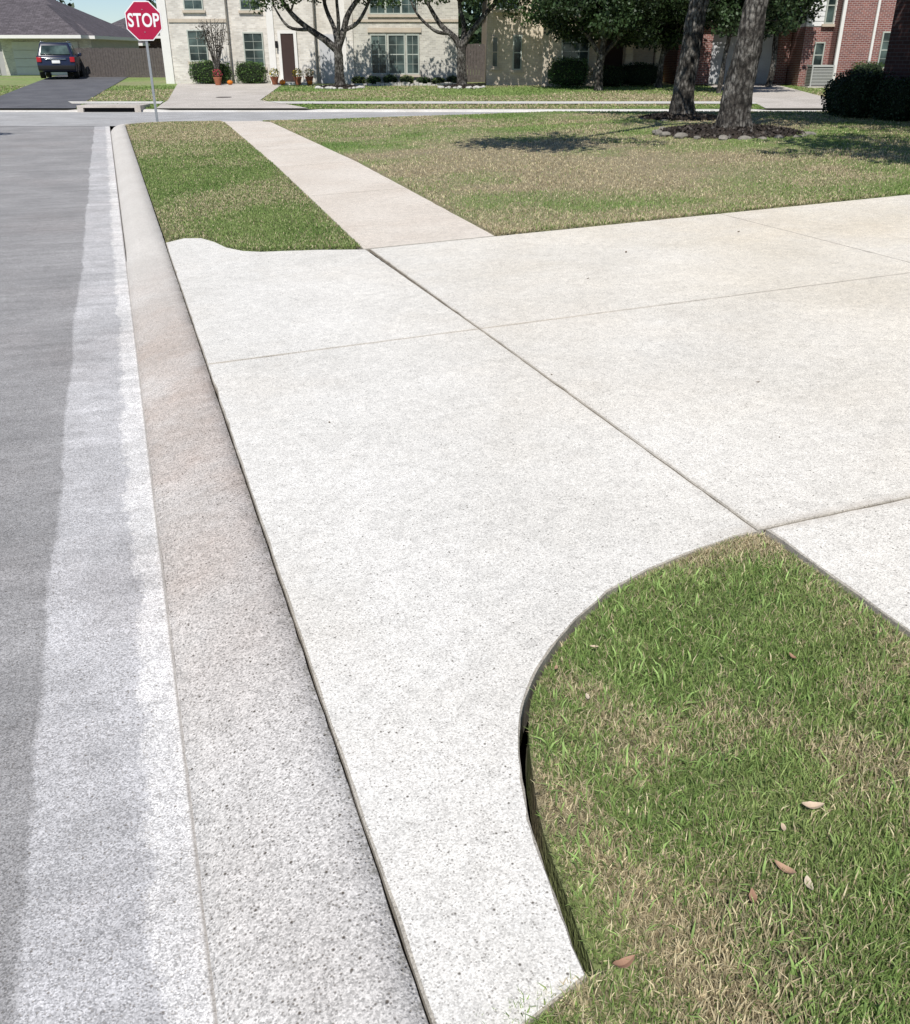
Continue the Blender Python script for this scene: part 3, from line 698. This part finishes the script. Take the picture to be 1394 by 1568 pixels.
tree('live_oak_tree',ft(.3,45.8),[([(0,0,-.1),(0,0,.1),(.02,0,.5),(-.02,0,1.2),(0,0,1.6)],[.34,.26,.21,.19,.18]),
 ([(0,0,1.5),(-.3,0,2.0),(-.9,.1,2.5),(-1.4,.1,3.2),(-1.9,.2,4.0)],[.16,.13,.11,.08,.04]),([(-.5,0,2.2),(-1.2,-.1,2.3),(-2,-.2,3.0),(-2.4,-.2,4.0)],[.08,.07,.05,.03]),
 ([(0,0,1.5),(.3,0,2.1),(.9,.1,2.8),(1.5,.2,3.4),(2.4,.2,4.3)],[.15,.13,.11,.09,.05]),([(.0,0,1.6),(.1,.2,2.5),(-.1,.3,3.4),(.2,.3,4.6)],[.11,.1,.08,.04])],
 dome(.8,-.6,4.8,3.0,1.6,1.2,44,.65,3.7)+[((2.2,0,3.2),.7),((3.0,-.3,2.9),.8),((3.6,.3,3.0),.9),((2.7,0,3.6),.7),((1.6,-.3,3.5),.6),((4.3,0,2.7),.8),((-1.0,-.3,3.6),.55),((-1.8,-.3,3.6),.55),((.5,-.5,3.6),.55),((3.4,-.2,3.5),.8),((4.6,-.2,3.4),.8)],.15,250)
dk=(.030,.054,.019)
tree('oak_tree',ft(6.2,43.5),[([(0,0,-.1),(0,0,.2),(0,0,.9),(.1,0,1.9),(0,.2,3.5),(0,.2,5.5)],[.24,.18,.15,.13,.11,.04]),([(.05,0,1.3),(-.6,0,2.1),(-1.4,.1,3)],[.1,.08,.04]),([(.05,0,1.3),(.7,0,2),(1.7,.1,2.8)],[.1,.08,.04])],
 dome(.2,0,3.6,3.0,2.2,1.9,105,.65,1.9),.16,330,dk)
tree('oak_tree',ft(9.2,45.5),[([(0,0,-.1),(0,0,.2),(0,0,.9),(.1,0,1.9),(0,.2,3.5),(0,.2,5.5)],[.2,.15,.12,.1,.09,.04]),([(.05,0,1.3),(.7,0,2),(1.5,.1,2.8)],[.08,.06,.04])],
 dome(-.2,0,3.7,2.8,2.2,2.0,105,.65,1.75),.16,330,dk)
tree('oak_tree',ft(10.9,41.5),[([(0,0,-.1),(0,0,.2),(.05,0,1.2),(.15,0,2.2),(.1,.2,3.8),(.2,.2,5.5)],[.13,.1,.085,.08,.07,.03])],
 dome(.8,0,3.7,2.9,2.2,1.7,100,.65,2.0),.16,320,dk)
tree('oak_tree',ft(14.4,46.2),[([(0,0,-.1),(0,0,.2),(.05,0,1.2),(0,0,2.2),(.1,.2,3.8),(.2,.2,5.5)],[.2,.14,.12,.11,.09,.03])],
 dome(-.3,0,3.9,2.0,1.4,1.9,90,.65,1.9),.16,320,dk)
br=[]
for i in range(13):
    a=i*.48; s=.4+.4*random.random(); br.append(([(0,0,-.05),(.08*math.cos(a),.08*math.sin(a),.6),(.4*s*math.cos(a),.4*s*math.sin(a),1.4),(1.0*s*math.cos(a),1.0*s*math.sin(a),2.5+.3*random.random())],[.04,.032,.024,.008]))
tree('crape_myrtle',ft(-11.3,48.2),br,dome(0,0,2.1,.7,.5,.6,34,.3,1.2),.08,110,(.05,.042,.03))
P=[];Cc=[]
for i in range(260):
    r=random.uniform(-75,75); f=random.uniform(86,98)
    gap=-36<r<-26.5; top=random.uniform(2.2,3.4) if gap else random.uniform(5,9)
    for k in range(3):
        c=np.array([*W(r,f),random.uniform(1,top)]); rad=random.uniform(.8,1.2) if gap else random.uniform(1.2,2.2); n=70
        p=rng.normal(size=(n,3)); p/=np.linalg.norm(p,axis=1)[:,None]; p*=(rng.random(n)**.4)[:,None]*rad; P.append(p+c); Cc.append(np.array([(.05,.08,.04)])*random.uniform(.6,1.5)*(.7+.6*rng.random((n,1))))
leafmesh('distant_trees',np.vstack(P),.6,np.vstack(Cc))
# ---------------------------------------------------------------- shrubs
def shrub(name,cx,cy,z,rx,ry,rz,leaf=.06,n=2500,tone=(.05,.09,.025),rot=-PSI,boxy=.5):
    e=empty(name,(cx,cy,z),rot)
    bm=bmesh.new(); bmesh.ops.create_icosphere(bm,subdivisions=3,radius=1)
    for v in bm.verts:
        c=v.co; m_=max(abs(c.x),abs(c.y),abs(c.z)); c*=(1-boxy)+boxy/m_*.9
        k=.82+.1*random.random(); v.co=(c.x*rx*k,c.y*ry*k,max(c.z*rz*k+rz,0))
    me=bpy.data.meshes.new('core'); bm.to_mesh(me); mkobj('core',me,'stem',e)
    p=rng.normal(size=(n,3)); p/=np.linalg.norm(p,axis=1)[:,None]; mx=np.abs(p).max(axis=1)[:,None]; p*=(1-boxy)+boxy/mx*.9
    p*=(.8+.25*rng.random((n,1))); lump=.9+.25*vnoise(p[:,0]*3+5,p[:,1]*3+p[:,2]*2+9)[:,None]; p=p*lump*np.array([rx,ry,rz])+np.array([0,0,rz]); p[:,2]=np.clip(p[:,2],.02,None)
    leafmesh('leaves',p,leaf,np.array([tone])*(.5+1.0*rng.random((n,1))),parent=e)
def sh(name,r,f,rx,ry,rz,**k):
    a,b=W(r,f); shrub(name,a,b,float(zf(f)),rx,ry,rz,**k)
sh('hedge',-11.8,48.9,1.05,.4,.52,n=3500,tone=(.07,.13,.03)); sh('hedge',-9.9,49.2,.75,.4,.5,n=2500,tone=(.07,.13,.03))
sh('boxwood_shrub',5.1,45.6,.95,.6,.62,n=3500,tone=(.05,.10,.025)); sh('boxwood_shrub',8.6,47.0,1.1,.5,.5,n=3000,tone=dk); sh('boxwood_shrub',7.2,46.5,.7,.5,.45,n=2000,tone=dk)
for i,r in enumerate((-4.6,-3.9,-3.1,-2.3,-1.5,-.8,-.1)):
    sh('foundation_shrub',r,48.3+.1*(i%2),.36,.3,.16+.08*random.random(),n=500,tone=random.choice([(.06,.12,.03),(.10,.14,.04),(.04,.08,.02)]),boxy=.1)
for cx,cy,rx,ry,rz in ((15.45,17.7,.55,.55,.5),(15.6,16.6,.5,.6,.42),(15.6,15.4,.5,.6,.4),(15.9,18.7,.45,.4,.4)):
    shrub('evergreen_hedge',cx,cy,.33,rx,ry,rz,leaf=.055,n=3500,tone=(.025,.045,.018),rot=0)
sh('boxwood_shrub',18.4,45.2,.8,.4,.55,n=1800)
# ---------------------------------------------------------------- mulch beds and rocks
def bed(cx,cy,z,R,nr,rs,rm='rock'):
    e=empty('mulch_bed',(cx,cy,z)); V=[(0,0,.13)];F=[];n=28
    for k,(q,zz) in enumerate(((.5,.11),(.85,.06),(1.0,-.05))):
        for i in range(n):
            a=2*math.pi*i/n; rr=R*q*(1+.05*math.sin(3*a)+.02*random.random()); V.append((rr*math.cos(a),rr*math.sin(a),zz+random.uniform(-.012,.012)))
    for i in range(n):
        j=(i+1)%n; F.append((0,1+i,1+j))
        for k in range(2): F.append((1+k*n+i,1+(k+1)*n+i,1+(k+1)*n+j,1+k*n+j))
    pmesh('mulch',V,F,'mulch',parent=e,smooth=True)
    m_=1500; a=rng.random(m_)*6.283; q=np.sqrt(rng.random(m_))*R*.97; P=np.c_[q*np.cos(a),q*np.sin(a),.14-.11*(q/R)**3]
    leafmesh('bark_chips',P,.06,np.array([(.042,.034,.028)])*(.3+1.6*rng.random((m_,1))),parent=e)
    bm=bmesh.new()
    for i in range(nr):
        a=2*math.pi*i/nr+random.uniform(-.12,.12); s=rs*random.uniform(.6,1.3); r=bmesh.ops.create_icosphere(bm,subdivisions=2,radius=1)
        rot=random.random()*6
        for v in r['verts']:
            c=v.co*(1+random.uniform(-.14,.14)); c=Vector((c.x*s*1.3,c.y*s*.8,c.z*s*.55)); c=Vector((c.x*math.cos(rot)-c.y*math.sin(rot),c.x*math.sin(rot)+c.y*math.cos(rot),c.z))
            v.co=c+Vector((R*math.cos(a),R*math.sin(a),s*.2))
    me=bpy.data.meshes.new('border_rocks'); bm.to_mesh(me); mkobj('border_rocks',me,rm,e)
bed(10.4,15.0,.34,1.3,24,.085); bed(11.7,18.8,.33,.95,20,.07)
for r,f in ((-5.2,45.5),(.3,45.8)):
    a,b=W(r,f); bed(a,b,float(zf(f)),1.0,26,.12,'rock2')
h=Grp('planting_bed',-2.3,48.2,.3); h.add('soil','mulch',-5.0,.1,47.6,48.98,.2,float(zf(47.6))+.06)
for i in range(26): h.add('edging_blocks','rock2',-5.1+i*.2,-5.1+i*.2+.18,47.42,47.58,.15,.27+random.uniform(.1,.2))
h.done()
# ---------------------------------------------------------------- pots and pumpkins
def lathe(prof,n=16):
    V=[];F=[]
    for r,z in prof:
        for i in range(n): a=2*math.pi*i/n; V.append((r*math.cos(a),r*math.sin(a),z))
    for j in range(len(prof)-1):
        for i in range(n): k=(i+1)%n; F.append((j*n+i,j*n+k,(j+1)*n+k,(j+1)*n+i))
    F.append(tuple(range((len(prof)-1)*n,len(prof)*n))); return V,F
def pot(r,f,flower):
    a,b=W(r,f); e=empty('potted_plant',(a,b,float(zf(f))+.02)); V,F=lathe([(.12,0),(.17,.22),(.2,.3),(.21,.34),(.17,.34),(.16,.3)]); pmesh('pot',V,F,'terra',parent=e,smooth=True)
    n=350; p=rng.normal(size=(n,3)); p/=np.linalg.norm(p,axis=1)[:,None]; p=p*np.array([.24,.24,.2])*(.6+.5*rng.random((n,1)))+np.array([0,0,.5]); c=np.where(rng.random((n,1))<.45,np.array([flower]),np.array([(.05,.1,.02)])); leafmesh('flowers',p,.06,c,parent=e)
def pumpkin(r,f,R,dz=.02):
    a,b=W(r,f); e=empty('pumpkin',(a,b,float(zf(f))+dz)); V=[];F=[];n=32;m_=10
    for j in range(m_+1):
        t=math.pi*j/m_
        for i in range(n): an=2*math.pi*i/n; k=R*(1+.07*math.cos(8*an)); V.append((k*math.sin(t)*math.cos(an),k*math.sin(t)*math.sin(an),R*.8*(1-math.cos(t))))
    for j in range(m_):
        for i in range(n): k=(i+1)%n; F.append((j*n+i,j*n+k,(j+1)*n+k,(j+1)*n+i))
    pmesh('fruit',V,F,'pumpkin',parent=e,smooth=True); V,F=lathe([(.03,R*1.55),(.02,R*1.75),(.025,R*1.85)]); pmesh('stalk',V,F,'wood',parent=e)
pot(-8.6,48.2,(.75,.6,.1)); pot(-7.0,48.6,(.7,.5,.3)); pot(-7.5,48.2,(.8,.55,.05)); pot(-11.2,47.7,(.5,.05,.1))
pumpkin(-8.2,48.0,.14); pumpkin(-6.9,48.1,.12); pumpkin(-10.7,48.0,.13)
h=Grp('air_conditioner_unit',16.5,45.9,.2)
h.add('pad','fdrive',15.9,17.1,45.4,46.4,.1,.34)
h.add('core','dark',16.05,16.95,45.55,46.25,.34,1.12)
for i in range(12): h.add('louvres','acm',16.02,16.98,45.51,45.54,.38+i*.06,.38+i*.06+.035); h.add('louvres','acm',16.0,16.03,45.55,46.25,.38+i*.06,.38+i*.06+.035)
h.add('top','acm',16.0,17.0,45.5,46.3,1.12,1.2)
for x_ in (16.0,16.95): h.add('corner_posts','acm',x_,x_+.05,45.49,45.51,.34,1.12)
h.done()
h=Grp('storm_drain_inlet',-11.5,33.3,0)
h.add('slab','fdrive',-12.5,-10.4,33.0,34.1,.04,.11); h.add('throat','dark',-12.3,-10.6,33.12,33.9,-.1,.038)
h.add('side_blocks','fdrive',-12.5,-12.3,33.0,34.1,-.12,.038); h.add('side_blocks','fdrive',-10.6,-10.4,33.0,34.1,-.12,.038); h.done()
a,b=W(-8.9,38.6); V,F=lathe([(.3,0),(.3,.012),(.27,.016),(.26,.012)],24); o=pmesh('manhole_cover',V,F,'wood'); o.location=(a,b,float(zf(38.6))+.022)
# ---------------------------------------------------------------- parked SUV (rear toward street)
def suv():
    a,b=W(-21.5,55.5); e=empty('parked_suv',(a,b,float(zf(55.5))+.03),-PSI+math.radians(16))
    def bev(name,v,f,mat,bw=.05,seg=3):
        bm=bmesh.new(); vs=[bm.verts.new(p) for p in v]; [bm.faces.new([vs[i] for i in q]) for q in f]; bmesh.ops.recalc_face_normals(bm,faces=bm.faces)
        bmesh.ops.bevel(bm,geom=list(bm.edges),offset=bw,segments=seg,affect='EDGES',profile=.5,clamp_overlap=True); me=bpy.data.meshes.new(name); bm.to_mesh(me)
        for p in me.polygons: p.use_smooth=True
        return mkobj(name,me,mat,e)
    prof=[(-2.3,.38),(-2.36,.62),(-2.3,1.02),(-2.2,1.08),(1.0,1.08),(2.05,.98),(2.3,.8),(2.34,.45),(2.2,.3),(-2.1,.3)]
    n=len(prof); v=[(-.94,y,z) for y,z in prof]+[(.94,y,z) for y,z in prof]; f=[tuple(range(n)),tuple(range(2*n-1,n-1,-1))]+[(i,(i+1)%n,n+(i+1)%n,n+i) for i in range(n)]
    bev('body',v,f,'paint',.07)
    def cab(name,y0,y1,y2,y3,x0,x1,z0,z1,mat,bw=.05):
        v=[(-x0,y0,z0),(x0,y0,z0),(x0,y3,z0),(-x0,y3,z0),(-x1,y1,z1),(x1,y1,z1),(x1,y2,z1),(-x1,y2,z1)]
        bev(name,v,[(0,3,2,1),(4,5,6,7),(0,1,5,4),(1,2,6,5),(2,3,7,6),(3,0,4,7)],mat,bw)
    cab('cabin',-2.2,-1.85,.35,1.1,.90,.70,1.02,1.70,'paint',.07)
    cab('rear_glass',-2.205,-1.93,-1.5,-1.5,.74,.62,1.14,1.56,'glass',.02)
    cab('side_glass',-1.95,-1.7,.25,.85,.893,.745,1.12,1.58,'glass',.02)
    for s in (-1,1):
        h2=[( s*.93,-2.38,.78),(s*.70,-2.40,.78),(s*.70,-2.37,1.02),(s*.93,-2.33,1.02),(s*.93,-2.1,.78),(s*.70,-2.1,.78),(s*.70,-2.1,1.02),(s*.93,-2.1,1.02)]
        bev('tail_light',h2,[(0,1,2,3),(7,6,5,4),(0,4,5,1),(1,5,6,2),(2,6,7,3),(3,7,4,0)],'redl',.015)
        v,f=boxvf((s*1.0-.1,s*1.0+.1,.55,.75,1.05,1.22)); bev('mirror',v,f,'paint',.03)
        v,f=boxvf((s*.66-.02,s*.66+.02,-1.6,.2,1.69,1.76)); bev('roof_rail',v,f,'chrome',.01)
        for y in (-1.42,1.42):
            for rr,ww,mt,nm in ((.36,.24,'tyre','tyre'),(.22,.25,'chrome','rim')):
                bm=bmesh.new(); bmesh.ops.create_cone(bm,segments=24,radius1=rr,radius2=rr,depth=ww,cap_ends=True,matrix=Matrix.Translation((s*.84,y,.36))@Matrix.Rotation(math.pi/2,4,'Y')); me=bpy.data.meshes.new(nm); bm.to_mesh(me); mkobj(nm,me,mt,e)
    v,f=boxvf((-.9,.9,-2.44,-2.3,.42,.62)); bev('rear_bumper',v,f,'tyre',.03)
    v,f=boxvf((-.2,.2,-2.40,-2.37,.72,.86)); bev('number_plate',v,f,'stopwhite',.005)
    v,f=boxvf((-.5,.5,-2.38,-2.355,.90,.94)); bev('trim_strip',v,f,'chrome',.005)
suv()
# ---------------------------------------------------------------- light, sky, camera
el=math.radians(52); d=Vector((-.5,-.866,0)).normalized(); s=Vector((d.x*math.cos(el),d.y*math.cos(el),math.sin(el)))
L=bpy.data.lights.new('sun','SUN'); L.energy=5.0; L.angle=math.radians(.5); L.color=(1,.965,.91)
lo=bpy.data.objects.new('sun',L); COL.objects.link(lo); lo.rotation_euler=s.to_track_quat('Z','Y').to_euler(); lo.location=(0,0,30)
w=bpy.data.worlds.new('World'); scene.world=w; w.use_nodes=True; nt=w.node_tree; bg=nt.nodes['Background']
sk=nt.nodes.new('ShaderNodeTexSky'); sk.sky_type='NISHITA'; sk.sun_disc=False; sk.sun_elevation=el; sk.sun_rotation=math.atan2(d.x,d.y); sk.dust_density=.1; sk.air_density=.8; sk.ozone_density=4.0
nt.links.new(sk.outputs[0],bg.inputs[0]); bg.inputs[1].default_value=.10
cam=bpy.data.cameras.new('camera'); co=bpy.data.objects.new('camera',cam); COL.objects.link(co); scene.camera=co
cam.sensor_fit='HORIZONTAL'; cam.sensor_width=36; cam.lens=36*1400/1394; cam.clip_end=3000; cam.clip_start=.02
co.location=(0,0,1.6); co.rotation_euler=(math.radians(90-26.565),0,-PSI)
scene.view_settings.view_transform='Standard'; scene.view_settings.look='None'; scene.view_settings.exposure=0
